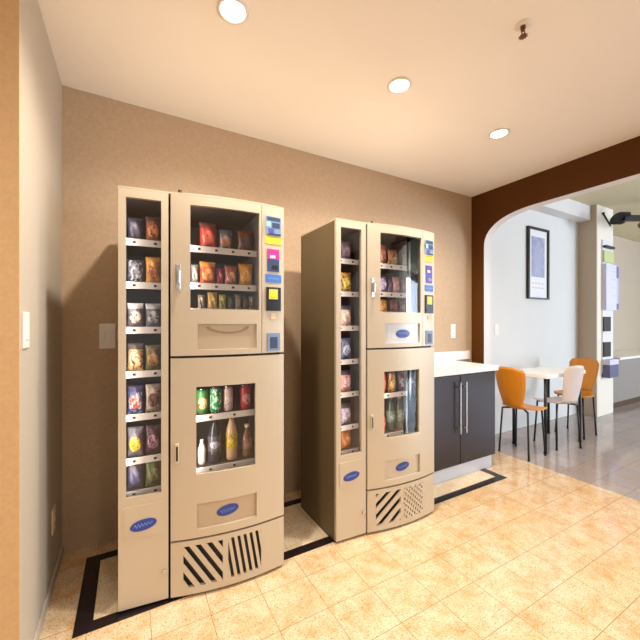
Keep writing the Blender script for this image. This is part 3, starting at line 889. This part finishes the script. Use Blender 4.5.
# ------------------------------------------------------------------ rack on the pier
t = empty('brochure_rack', (5.50, 2.128, .55), 0, 'tall narrow wall rack of pale leaflets hanging on the cream pier', 'rack')
MB().box(-.005, -.012, .02, .30, 0, 1.80, bev=.003).build('backboard', M['offwhite'], t)
MB().box(0, -.05, 1.69, .26, -.012, 1.72).build('top_bar', M['black'], t)
MB().box(.0, -.03, 1.50, .28, -.012, 1.655).build('green_card', M['poster_green'], t)
k = MB(); k.box(.0, -.05, .86, .31, -.012, 1.475); k.box(.31, -.05, .87, .37, -.012, 1.47, 2)
k.box(.30, -.052, 1.30, .37, -.05, 1.46, 1); k.box(.30, -.052, .87, .37, -.05, .95, 1)
for z in (1.05, 1.16, 1.27, 1.38): k.box(.16, -.0515, z, .30, -.05, z + .006, 2)
k.build('leaflet_pocket', [M['leaflet'], M['leaflet_edge'], M['leaflet_mid']], t)
for z in (.575, .235):
    MB().box(.0, -.03, z, .19, -.012, z + .195, bev=.003).build('black_card', M['black'], t)
k = MB(); k.box(.0, -.09, -.04, .26, -.0, .13, bev=.008); k.box(.0, -.092, .13, .26, 0, .20, 1, bev=.008)
k.build('tray', [M['bin_blue'], M['leaflet']], t)
# bracket on the pier, a thin dark diagonal arm
k = MB(); k.cyl((5.515, 2.118, 2.70), (5.735, 2.118, 2.565), .009, n=10); k.cyl((5.515, 2.129, 2.70), (5.515, 2.105, 2.70), .014, n=14)
tag(k.build('wall_bracket', M['dark_metal']), 'thin dark diagonal bracket high on the cream pier', 'bracket')

# ------------------------------------------------------------------ counter at the far wall
t = empty('buffet_counter', (5.95, 2.17, 0), 0, 'long low grey counter with pale ledge by the far beige wall', 'counter')
MB().box(0, .03, .09, 2.6, .565, .70).build('body', M['counter_grey'], t)
MB().box(0, .05, 0, 2.6, .56, .09).build('plinth', M['counter_dark'], t)
MB().box(.22, 0, .70, 2.62, .575, .735, bev=.004).build('ledge', M['solid_top'], t)

# ------------------------------------------------------------------ ceiling fan (its hub is outside the frame)
fx, fy = 5.70, 1.64
t = empty('ceiling_fan', (fx, fy, H2 - .02), radians(-29.2), 'black ceiling fan with broad blades hanging beyond the arch', 'fan')
MB().lathe([(.07, .02), (.07, -.02), (.03, -.05), (.014, -.055), (.014, -.17), (.09, -.19), (.10, -.22), (.10, -.27), (.06, -.30), (.02, -.31)], 28).build('motor_housing', M['fan_black'], t)
for i in range(3):
    a = pi + i * 2 * pi / 3
    k = MB()
    def ring(prof, pitch, th):
        vs = []
        for zz in (-th / 2, th / 2):
            for r_, w_ in prof:
                for sg in (-1, 1):
                    y = sg * w_
                    z = -.245 + zz + y * pitch
                    vs.append((r_ * cos(a) - y * sin(a), r_ * sin(a) + y * cos(a), z))
        n = len(prof) * 2
        fs = [(0, n, n + 1, 1), (n - 2, n - 1, 2 * n - 1, 2 * n - 2)]
        for j in range(len(prof) - 1):
            q = j * 2
            fs += [(q, q + 1, q + 3, q + 2), (n + q, n + q + 2, n + q + 3, n + q + 1), (q, q + 2, n + q + 2, n + q), (q + 1, n + q + 1, n + q + 3, q + 3)]
        k.add(vs, fs)
    ring([(.08, .025), (.42, .03)], .1, .06)
    ring([(.36, .045), (.39, .065), (.51, .065), (.55, .045), (.565, .02)], .75, .02)
    k.build('blade', M['fan_black'], t, weld=False)

# ------------------------------------------------------------------ daylight and world
def area(name, loc, rot, sx, sy, power, color):
    l = bpy.data.lights.new(name, 'AREA'); l.shape = 'RECTANGLE'; l.size = sx; l.size_y = sy
    l.energy = power; l.color = color
    o = bpy.data.objects.new(name, l); COL.objects.link(o)
    o.location = loc; o.rotation_euler = rot
    return o
# daylight through the wide window in the south wall of the breakfast room
area('window_daylight', (7.8, FRONT - .1, 1.5), (radians(90), 0, 0), 2.4, 2.1, 310, (.68, .82, 1))
area('window_daylight', (9.38, -2.1, 1.5), (0, radians(90), 0), 2.0, 3.0, 120, (.66, .80, 1))

wd = bpy.data.worlds.new('world'); S.world = wd; wd.use_nodes = True
bg = wd.node_tree.nodes['Background']
bg.inputs['Color'].default_value = (1, .92, .83, 1)
bg.inputs['Strength'].default_value = .6

# ------------------------------------------------------------------ camera
cd = bpy.data.cameras.new('camera'); cam = bpy.data.objects.new('camera', cd); COL.objects.link(cam)
cd.sensor_width = 36; cd.lens = 340 / 640 * 36; cd.clip_start = .02
cd.shift_y = 2 / 640
cam.location = (0, 0, 1.25); cam.rotation_euler = (radians(90), 0, radians(-29.2))
S.camera = cam

vs_ = S.view_settings
vs_.view_transform = 'Standard'; vs_.look = 'None'; vs_.exposure = .2; vs_.gamma = 1; vs_.use_curve_mapping = False
